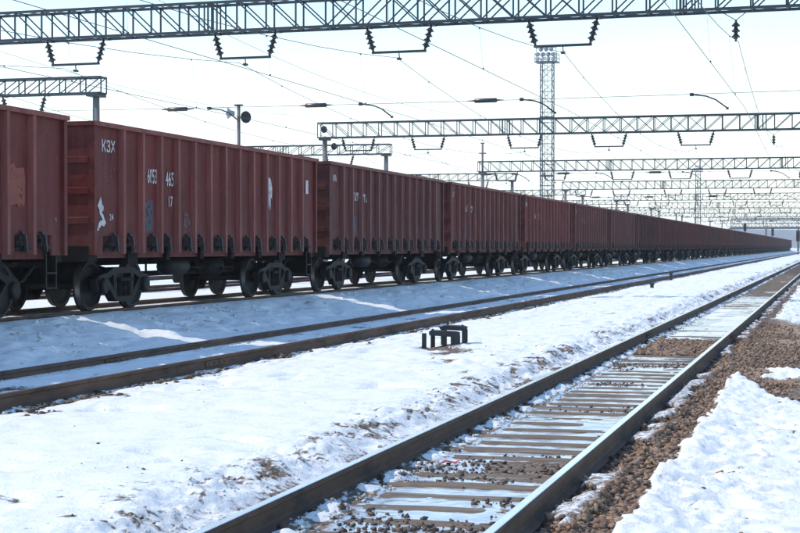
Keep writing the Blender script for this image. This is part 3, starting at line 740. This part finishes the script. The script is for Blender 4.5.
        for rb in (3, 4, 6, 8, 10): mark('stencil_marks', marks_mesh([3,2], M['patch_faint'], 80+i+rb, .24, .07), ribs_y[rb]+.42, 2.3+.12*(rb % 3))
        mark('stencil_marks', marks_mesh([5,6,4], M['patch_faint'], 90+i, .5, .06, .12), HB-.62, 1.80)

# ------------------------------------------------------------------ overhead line: gantries
def truss_bars(x0, x1, z0, z1, dep, step):
    """list of (kind, p, q, width) for a four-chord lattice beam along X"""
    n = round((x1-x0)/step); st = (x1-x0)/n; bars = []
    for k in range(n+1):
        x = x0+k*st
        for y in (-dep/2, dep/2): bars.append(('truss_post', (x,y,z0), (x,y,z1), .052))
        bars.append(('cross_strut', (x,-dep/2,z0), (x,dep/2,z0), .045)); bars.append(('cross_strut', (x,-dep/2,z1), (x,dep/2,z1), .045))
        if k == n: break
        mid = (k+.5)/n
        for y in (-dep/2, dep/2):
            if mid < .42 or .46 < mid < .60: bars.append(('diagonal_brace', (x,y,z1), (x+st,y,z0), .042))
            if mid > .60 or .40 < mid < .60: bars.append(('diagonal_brace', (x,y+(.012 if .42 < mid < .6 else 0),z0), (x+st,y+(.012 if .42 < mid < .6 else 0),z1), .042))
        z = z0 if k % 2 else z0
        bars.append(('diagonal_brace', (x,-dep/2,z0), (x+st,dep/2,z0), .035)); bars.append(('diagonal_brace', (x,dep/2,z1), (x+st,-dep/2,z1), .035))
    for sx in ((x1-x0)*.30+x0, (x1-x0)*.68+x0):                      # bolted splices
        for d in (-.34, -.14, .14, .34):
            for y in (-dep/2, dep/2): bars.append(('splice_post', (sx+d,y,z0), (sx+d,y,z1), .045))
    return bars
bar_cache = {}
def bar_obj(kind, p, q, w, parent):
    """one steel bar as an object; equal bars share a mesh"""
    p = Vector(p); q = Vector(q); d = q-p; key = (round(d.x,3), round(d.y,3), round(d.z,3), w)
    if key not in bar_cache: bar_cache[key] = MB().bar((0,0,0), d, w).mesh(kind, M['truss'])
    return place(kind, bar_cache[key], parent, p)
def column_mesh(h):
    mb = MB().lathe((0,0,0), (0,0,1), [(-.6,.24),(0,.235),(h-.25,.165),(h-.25,0)], 14)
    return mb.mesh('column', M['concrete'], True)
col_me = column_mesh(8.85)
cap_me = MB().box(-.30,.30,-.48,.48,-.26,-.06).mesh('column_cap', M['truss'])
lattice_cache = {}
def gantry(x0, x1, yy, zb, h, dep, label, each, rz=0, cols=(0,1), group='steel lattice gantries over the tracks'):
    t = thing('portal_gantry', label, 'gantry', (0, yy, 0), rz, group)
    for y in (-dep/2, dep/2):
        for z in (zb, zb+h):
            key = ('chord', x0, x1)
            if key not in bar_cache: bar_cache[key] = MB().bar((x0,0,0), (x1,0,0), .10, .085).mesh('chord', M['truss'])
            place('chord', bar_cache[key], t, (0,y,z))
    bars = truss_bars(x0, x1, zb, zb+h, dep, 1.08)
    if each:
        for b in bars: bar_obj(*b, t)
    else:
        key = (x0, x1, zb, h, dep)
        if key not in lattice_cache:
            mb = MB()
            for _, p, q, w in bars: mb.bar(p, q, w)
            lattice_cache[key] = mb.mesh('lattice', M['truss'], False, False)
        place('lattice', lattice_cache[key], t)
    for e in cols:
        cx = (x0+.4, x1-.4)[e]; c = place('column', col_me, t, (cx, 0, zb-8.9+.10)); place('column_cap', cap_me, c, (0,0,8.88))
    return t
ZBEAM = 9.10
XL, XR = -34.0, 9.5
GY = [51.2]+[104+51*k for k in range(9)]
for k, yy in enumerate(GY):
    gantry(XL, XR, yy, ZBEAM, 1.0, .75, ['nearest lattice gantry beam crossing the top of the photo','second lattice gantry, its left column rising behind the third wagon','third lattice gantry crossing behind the light mast'][k] if k < 3 else 'main lattice gantry over the tracks, %s from the front' % ordinal(k+1),
        k < 2, -.040 if k == 0 else 0)
    if k == 2:
        g3 = [o for o in COL.objects if o.name.startswith('portal_gantry')][-1]
        ext = place('pole_extension', MB().cyl((-33.6,0,9.0), (-33.6,0,11.9), .10, 8).mesh('pole_extension', M['concrete'], True), g3)
        place('cross_arm', MB().box(-33.95,-33.25,-.06,.06,10.9,11.0).box(-33.8,-33.4,-.08,.08,11.9,12.0).mesh('cross_arm', M['truss']), ext)
LY = [70+51.5*k for k in range(7)]
for k, yy in enumerate(LY):
    gantry(-62.0, -33.75, yy, 9.0, .76, .6, ['smaller gantry at upper left with its column behind the first wagons','smaller gantry whose end column stands left of the second main gantry hangers'][k] if k < 2 else 'smaller side gantry left of the main row, %s from the front' % ordinal(k+1), k < 1)

# --- insulator hangers
def string_mb(p, q, nd=4, r=.135):
    mb = MB(); p = Vector(p); q = Vector(q); d = (q-p); ln = d.length; d.normalize(); mb.cyl(p, q, .04, 6)
    g = ln*.78/nd
    for k in range(nd):
        o = ln*.12+g*k
        mb.lathe(p+d*o, d, [(0,.04),(.0,.07),(g*.22,.085),(g*.42,r),(g*.60,r),(g*.62,.08),(g*.95,.05)], 10)
    return mb
HT, HBW, HZ = 1.14, .90, .84
strL_me = string_mb((-HT,0,0), (-HBW,0,-HZ)).mesh('insulator_string', M['insul'], True)
strR_me = string_mb((HT,0,0), (HBW,0,-HZ)).mesh('insulator_string', M['insul'], True)
sb_me = MB().bar((-HBW-.06,0,-HZ-.01), (HBW+.06,0,-HZ-.01), .07, .08).mesh('spreader_bar', M['truss'])
cl_me = MB().bar((0,0,-HZ-.05), (.02,0,-HZ-.22), .03).box(-.05,.07,-.1,.1,-HZ-.28,-HZ-.21).mesh('wire_clamp', M['dark'])
br_me = MB().box(-.08,.08,-.40,.40,0.005,.05).mesh('hanger_bracket', M['truss'])
sv_me = string_mb((0,0,-.28), (0,0,-.95), 3).mesh('insulator_string', M['insul'], True)
yk_me = MB().cyl((-.45,0,0), (0,0,-.28), .014, 5).cyl((.36,0,.0), (0,0,-.28), .014, 5).mesh('yoke_wires', M['dark'])
HX = [-31.2, -26.3, -19.7, -14.1, -8.5]
OVER = ['the leftmost track behind the train','the far track behind the train','the track just behind the train','the red wagons','the second track']
GN = ['nearest','second','third','fourth','fifth','sixth','seventh','eighth','ninth','tenth']
for k, yy in enumerate(GY):
    for j, hx_ in enumerate(HX):
        if k == 0 and j == 0: continue
        t = thing('insulator_hanger', 'trapezoid insulator hanger under the %s main gantry over %s' % (GN[k], OVER[j]), 'insulator',
            (hx_, yy-(hx_*.040 if k == 0 else 0), ZBEAM-.06), -.040 if k == 0 else 0, 'trapezoid insulator hangers')
        place('insulator_string', strL_me, t); place('insulator_string', strR_me, t); place('spreader_bar', sb_me, t); place('wire_clamp', cl_me, t); place('hanger_bracket', br_me, t, (-HT,0,0)); place('hanger_bracket', br_me, t, (HT,0,0))
    t = thing('insulator_hanger', 'single hanging insulator under the %s main gantry above the nearest track' % GN[k], 'insulator', (-2.95 if k != 1 else -3.6, yy+(.10 if k == 0 else 0), ZBEAM-.05), 0, 'single hanging insulators')
    place('insulator_string', sv_me, t); place('yoke_wires', yk_me, t)
for k, yy in enumerate(LY[:5]):
    for j, hx_ in enumerate((-48.5, -43.0, -38.0)):
        if k == 0 and j == 0: continue
        t = thing('insulator_hanger', 'trapezoid insulator hanger under the %s smaller side gantry, %s from its right end' % (GN[k], ORD[2-j]), 'insulator', (hx_, yy, 9.0-.06), 0, 'trapezoid insulator hangers')
        place('insulator_string', strL_me, t); place('insulator_string', strR_me, t); place('spreader_bar', sb_me, t); place('wire_clamp', cl_me, t); place('hanger_bracket', br_me, t, (-HT,0,0)); place('hanger_bracket', br_me, t, (HT,0,0))

# --- wires
ZC = 6.02
def catenary(x, supports, zm, label, single=False):
    """contact wire with stagger, sagging messenger wire above it and thin droppers"""
    t = thing('overhead_line', label, 'overhead wire', (x, supports[0], 0), 0, 'overhead lines along the tracks')
    cw = MB(); mw = MB(); dr = MB(); o = supports[0]
    for k, (a, b) in enumerate(zip(supports[:-1], supports[1:])):
        s0 = .28*(1 if k % 2 else -1); s1 = -s0
        cw.cyl((s0,a-o,ZC), (s1,b-o,ZC), .0085, 5, caps=False)
        pts = []
        for j in range(13):
            u = j/12; pts.append((s0*.3+(s1-s0)*.3*u, a-o+(b-a)*u, zm-4*1.15*u*(1-u)))
        mw.tube(pts, .0095, 5)
        for j in (1,3,5,7,9,11):
            u = j/12; p = pts[j]; dr.cyl(p, (s0+(s1-s0)*u, p[1], ZC), .0035, 3, caps=False)
            dr.box(p[0]-.014,p[0]+.014,p[1]-.03,p[1]+.03,p[2]-.035,p[2]+.01); cx = s0+(s1-s0)*u; dr.box(cx-.014,cx+.014,p[1]-.03,p[1]+.03,ZC,ZC+.04)
    place('contact_wire', cw.mesh('contact_wire', M['wire'], False, False), t); place('messenger_wire', mw.mesh('messenger_wire', M['wire'], False, False), t)
    stuff(place('droppers', dr.mesh('droppers', M['wire'], False, False), t)); return t
SUP = [1.0]+GY+[562.]
for hx_, zm, lab in ((-31.2, 7.92, 'overhead wires above the leftmost track behind the train'), (-26.3, 7.92, 'overhead wires above the far track behind the train'), (-19.7, 7.92, 'overhead wires above the track just behind the train'),
        (-14.1, 7.92, 'overhead wires running above the red wagons'), (-8.5, 7.92, 'overhead wires running above the second track'), (-2.95, 8.08, 'overhead wires above the nearest track')):
    catenary(hx_, SUP, zm, lab)
for hx_, lab in ((-38, 'first'), (-43, 'second'), (-48.5, 'third')):
    catenary(hx_, [18.5]+LY, 7.82, 'overhead wires under the smaller gantries, %s from their right ends' % lab)

# --- fixing ropes with registration arms below each main gantry
rod_ins_me = MB().lathe((0,0,0), (1,0,0), [(-.62,.012),(-.40,.03),(-.36,.075),(.36,.075),(.40,.03),(.62,.012)], 10).mesh('rod_insulator', M['insul'], True)
arm_me = MB().tube([(0,0,0),(.45,0,-.06),(.75,0,-.18),(1.12,0,-.46)], .026, 6).box(-.06,.06,-.05,.05,-.05,.05).box(1.08,1.16,-.03,.03,-.5,-.43).mesh('registration_arm', M['dark'])
for k, yy in enumerate(GY[:6]):
    t = thing('fixing_rope', 'thin fixing rope with curved arms below the %s main gantry' % GN[k], 'rope', (0, yy, 6.50), -.040 if k == 0 else 0, 'fixing ropes across the tracks')
    mb = MB().tube([(-33.5+43*u/12., 0, -.16*4*(u/12.)*(1-u/12.)+.12) for u in range(13)], .009, 5)
    place('cross_rope', mb.mesh('cross_rope', M['wire'], False, False), t)
    for x in (-22.3, -17.1, -11.1, -28.5): place('rod_insulator', rod_ins_me, t, (x,0,-.03))
    for x in (-14.1, -8.5, -2.95, -19.7, -26.3): place('registration_arm', arm_me, t, (x-1.1-(.28 if k % 2 == 0 else -.28),0,-.03))
# two higher feeder wires on the column side
for x, z, lab in ((-34.6, 10.6, 'feeder wire strung high along the left column heads'), (-22.9, 10.35, 'feeder wire strung over the gantry beams behind the train')):
    mb = MB()
    for a, b in zip(SUP[:-1], SUP[1:]): mb.tube([(x, a+(b-a)*u/8, z-4*.9*(u/8)*(1-u/8)) for u in range(9)], .009, 5)
    tag(place('feeder_wire', mb.mesh('feeder_wire', M['wire'], False, False)), lab, 'overhead wire')

# ------------------------------------------------------------------ loudspeakers
spk_me = MB().lathe((0,0,0), (.8,-.6,0), [(-.16,.0),(-.16,.08),(-.02,.12),(.10,.24),(.13,.24),(.11,.20),(.02,.06),(.02,0)], 18)
spk_me = spk_me.mesh('horn', M['dark'], True)
spk_br_me = MB().bar((0,0,0), (-.15,.35,.0), .05).bar((-.15,.35,-.2), (-.15,.35,.2), .05).mesh('bracket', M['truss'])
for x, y, z, lab in ((-33.2, 102.4, 9.55, 'round dark loudspeaker inside the left end of the second main gantry'), (-32.75, 103.2, 8.45, 'round dark loudspeaker below the left end of the second main gantry')):
    t = thing('loudspeaker', lab, 'loudspeaker', (x, y, z), 0, 'loudspeakers on the overhead structures'); place('horn', spk_me, t); place('bracket', spk_br_me, t)
px, py = -22.9, 59.7
t = thing('loudspeaker_post', 'slim grey post standing behind the second wagon, carrying loudspeakers', 'post', (px, py, .2))
place('pole', MB().cyl((0,0,-.3), (0,0,7.05), .085, 10, .065).mesh('pole', M['concrete'], True), t)
place('pole_cap', MB().box(-.16,.16,-.10,.10,7.05,7.11).mesh('pole_cap', M['truss']), t)
for dx, rz, lab, nm in ((.30, 0, 'dark loudspeaker facing right on the slim post behind the second wagon', 'a'), (-.28, -2.3, 'pale loudspeaker facing away on the slim post behind the second wagon', 'b')):
    s = thing('loudspeaker', lab, 'loudspeaker', (px+dx, py-.16, 6.95 if dx < 0 else 6.78), rz, 'loudspeakers on the overhead structures')
    place('horn', spk_me if dx > 0 else MB().lathe((0,0,0), (.8,-.6,0), [(-.16,.0),(-.16,.08),(-.02,.12),(.10,.22),(.13,.22),(.11,.18),(.02,.06),(.02,0)], 18).mesh('horn', M['lamp'], True), s)
    place('bracket', MB().bar((0,0,0), (-dx, .1, 0) if rz == 0 else (.1,-.2,0), .05).mesh('bracket', M['truss']), s)

# ------------------------------------------------------------------ floodlight masts
def mast(x, y, h, label):
    t = thing('floodlight_mast', label, 'light mast', (x, y, .2), 0, 'lattice floodlight masts')
    w = .70; hh = h-2.0
    legs = MB(); lat = MB()
    for sx in (-1,1):
        for sy in (-1,1): place('leg', MB().bar((sx*w,sy*w,-.3), (sx*w,sy*w,hh), .11).mesh('leg', M['galv']), t)
    z = 0; k = 0
    while z < hh-.5:
        z2 = min(z+1.25, hh)
        for sx, sy, ex, ey in ((-1,-1,1,-1),(1,-1,1,1),(1,1,-1,1),(-1,1,-1,-1)):
            lat.bar((sx*w,sy*w,z), (ex*w,ey*w,z2), .05) if k % 2 else lat.bar((ex*w,ey*w,z), (sx*w,sy*w,z2), .05)
            lat.bar((sx*w,sy*w,z2), (ex*w,ey*w,z2), .05)
        z = z2; k += 1
    place('lattice', lat.mesh('lattice', M['galv'], False, False), t)
    for z in (hh*.42, hh*.72): place('rest_platform', MB().box(-w-.1,w+.1,-w-.1,w+.1,z,z+.10).mesh('rest_platform', M['truss']), t)
    lad = MB()
    for s in (-.2,.2): lad.bar((s,-w-.12,0), (s,-w-.12,hh), .04)
    for j in range(int(hh/.4)): lad.bar((-.2,-w-.12,.2+j*.4), (.2,-w-.12,.2+j*.4), .03)
    place('ladder', lad.mesh('ladder', M['galv'], False, False), t)
    pl = MB().box(-1.35,1.35,-1.1,1.1,hh,hh+.10)
    place('platform', pl.mesh('platform', M['galv']), t)
    rl = MB()
    for z in (.5,1.0):
        for (a,b),(c,d) in (((-1.3,-1.05),(1.3,-1.05)),((1.3,-1.05),(1.3,1.05)),((1.3,1.05),(-1.3,1.05)),((-1.3,1.05),(-1.3,-1.05))): rl.bar((a,b,hh+z),(c,d,hh+z),.05)
    for a in (-1.3,-.43,.43,1.3):
        for b in (-1.05,1.05): rl.bar((a,b,hh+.1),(a,b,hh+1.0),.05)
    place('railing', rl.mesh('railing', M['galv'], False, False), t)
    r = random.Random(int(x*7))
    fl = MB().lathe((0,0,0), (0,-1,-.35), [(-.22,0),(-.22,.16),(.0,.24),(.16,.26),(.16,.0)], 12).mesh('floodlight', M['lamp'], True)
    for row, z in ((0,.25),(1,.85),(2,1.45)):
        for j in range(4 if row < 2 else 3):
            place('floodlight', fl, t, (-1.0+.62*j+(.3 if row == 2 else 0), -1.12+.25*row, hh+z+.1), r.uniform(-.9,.9))
    for j in range(3): place('floodlight', fl, t, (-.8+.7*j, .9, hh+.7), math.pi+r.uniform(-.5,.5))
    place('mounting_frame', MB().bar((-1.2,-.75,hh+.1),(-1.2,-.75,hh+1.7),.06).bar((1.2,-.75,hh+.1),(1.2,-.75,hh+1.7),.06).bar((-1.2,-.75,hh+1.68),(1.2,-.75,hh+1.68),.06).bar((-1.2,-.75,hh+.9),(1.2,-.75,hh+.9),.06).mesh('mounting_frame', M['galv']), t)
def on_ray(px, D):
    """ground position seen at picture column px (800 wide) at depth D"""
    u = (px-400)/1590.; c, s = math.cos(YAW), math.sin(YAW)
    return D*(u*c-s), D*(u*s+c)
x, y = on_ray(547, 190); mast(x, y, 25.4, 'tall lattice floodlight mast rising above the middle of the train')
x, y = on_ray(698, 465); mast(x, y, 25.4, 'distant hazy lattice floodlight mast above the right part of the train')

# ------------------------------------------------------------------ colour-light signals
def signal(px, D, ztop, hh, wd, label):
    x, y = on_ray(px, D); t = thing('railway_signal', label, 'signal', (x, y, .1), 0, 'black railway signals')
    place('mast', MB().cyl((0,0,-.3), (0,0,ztop-.1), .09, 8).mesh('mast', M['galv'], True), t)
    hd = place('signal_head', MB().box(-wd/2,wd/2,-.36,-.10,ztop-hh,ztop).mesh('signal_head', M['black']), t)
    n = 4
    for j in range(n):
        z = ztop-hh*(j+.5)/n
        place('lamp_hood', MB().lathe((0,-.36,z), (0,-1,0), [(0,hh/n*.38),(.28,hh/n*.38),(.28,hh/n*.34),(0,hh/n*.34)], 12).mesh('lamp_hood', M['black']), hd)
    place('ladder', MB().bar((-.2,.25,0),(-.12,.12,ztop-.4),.03).bar((.2,.25,0),(.12,.12,ztop-.4),.03).mesh('ladder', M['galv']), t)
signal(745, 317, 6.2, 1.5, .55, 'small black signal left of the two others above the train end')
signal(772.6, 455, 6.9, 2.2, .75, 'largest black signal above the train near its far end')
signal(798, 330, 4.9, 2.2, .75, 'black signal at the right edge of the photo')

# ------------------------------------------------------------------ footbridge far behind
t = thing('footbridge', 'pale blue footbridge crossing the tracks far behind the train', 'bridge', (0, 615, 0))
place('deck', MB().box(-37,24,-1.6,1.6,8.4,9.3).mesh('deck', M['galv']), t)
for sy in (-1.5, 1.5):
    mb = MB().bar((-37,sy,10.5),(24,sy,10.5),.12); x = -37
    while x < 24: mb.bar((x,sy,9.3),(x,sy,10.5),.08); mb.bar((x,sy,9.3),(x+1.5,sy,10.5),.05); x += 1.5
    place('railing', mb.mesh('railing', M['galv'], False, False), t)
place('roof', MB().extr([(-1.9,12.0),(1.9,12.0),(0,12.5)], 'x', -37, 24).mesh('roof', M['galv']), t)
for x in (-37,-24,-12.2,-6.2,6,23):
    place('pier', MB().box(x-.35,x+.35,-1.2,1.2,-.5,8.4).mesh('pier', M['concrete']), t)
    place('roof_post', MB().bar((x,-1.55,9.3),(x,-1.55,12.0),.14).bar((x,1.55,9.3),(x,1.55,12.0),.14).mesh('roof_post', M['galv']), t)
place('stair', MB().extr([(-37,8.4),(-37,9.2),(-50,.6),(-50,-.3)], 'y', -1.5, 1.5).mesh('stair', M['concrete']), t)

# ------------------------------------------------------------------ black iron trestle box on the snow, stubs, litter
tx, ty = on_ray(446, 26.6); tz = gz(tx, ty)
t = thing('trackside_box', 'low black iron trestle of two joined slabs standing on the open snow', 'track equipment', (tx, ty, tz-.01), math.radians(12)); t.scale = (1.0, 1.0, .80)
place('slab', MB().extr([(-.27,.24),(.22,.20),(.24,.29),(.18,.315),(-.24,.345),(-.28,.31)], 'y', -.20, .06).mesh('slab', M['dark']), t)
place('slab', MB().extr([(-.10,.345),(.34,.31),(.36,.385),(.30,.41),(-.02,.425),(-.12,.39)], 'y', .12, .50).mesh('slab', M['dark']), t)
for x, y, h in ((-.36,-.12,.28),(-.02,-.10,.26),(.12,-.14,.24),(.18,-.16,.24),(.20,.02,.24),(.30,.18,.33),(.32,.44,.33),(-.06,.42,.36),(-.22,.02,.27)):
    place('leg', MB().bar((x,y,-.12), (x,y,h), .075, .07).mesh('leg', M['dark']), t)
for x, y, z in ((-.22,-.05,.33),(.0,-.05,.32),(.02,.30,.41),(.27,.30,.395)): place('bolt', MB().cyl((x,y,z),(x,y,z+.04),.02,6).mesh('bolt', M['dark']), t)
for px_, D, h, lab in ((671, 82, .34, 'small black stub post beside the second track'), (652, 66, .16, 'short dark peg in the snow nearer than the black stub post')):
    x, y = on_ray(px_, D); z = gz(x, y)
    t = thing('marker_stub', lab, 'marker post', (x, y, z), .2, 'dark stubs on the snow')
    place('post', MB().box(-.07,.07,-.07,.07,-.1,h).mesh('post', M['dark']), t); place('cap', MB().extr([(-.11,h+.002),(.11,h+.002),(.08,h+.07),(-.08,h+.07)], 'y', -.1, .1).mesh('cap', M['dark']), t)
x, y = on_ray(449, 13.2)
lt = MB(); r = random.Random(5)
pts = [(-.09,-.02,.0),(-.03,.035,.03),(.05,.03,.012),(.10,.0,.035),(.06,-.04,.008),(-.02,-.045,.028)]
lt.add(pts+[(a*.95,b*.95,c-.006) for a,b,c in pts], [(0,1,5),(1,2,4,5),(2,3,4),(6,11,7),(7,11,10,8),(8,10,9)]+[(k,(k+1)%6,(k+1)%6+6,k+6) for k in range(6)])
tag(place('litter_scrap', lt.mesh('litter_scrap', M['litter']), None, (x, y, -.185), .3), 'crumpled red scrap of litter on a sleeper by the left polished rail', 'litter')

# ------------------------------------------------------------------ haze
hm = bpy.data.materials.new('winter_haze'); hm.use_nodes = True; t = hm.node_tree; t.nodes.clear()
o = t.nodes.new('ShaderNodeOutputMaterial'); v = t.nodes.new('ShaderNodeVolumePrincipled')
v.inputs['Color'].default_value = (.90,.94,1.0,1); v.inputs['Density'].default_value = .00030; v.inputs['Anisotropy'].default_value = 0.1
t.links.new(v.outputs['Volume'], o.inputs['Volume'])
stuff(place('haze', MB().box(-2900,2900,-250,3900,-1.6,29).mesh('haze', hm)))
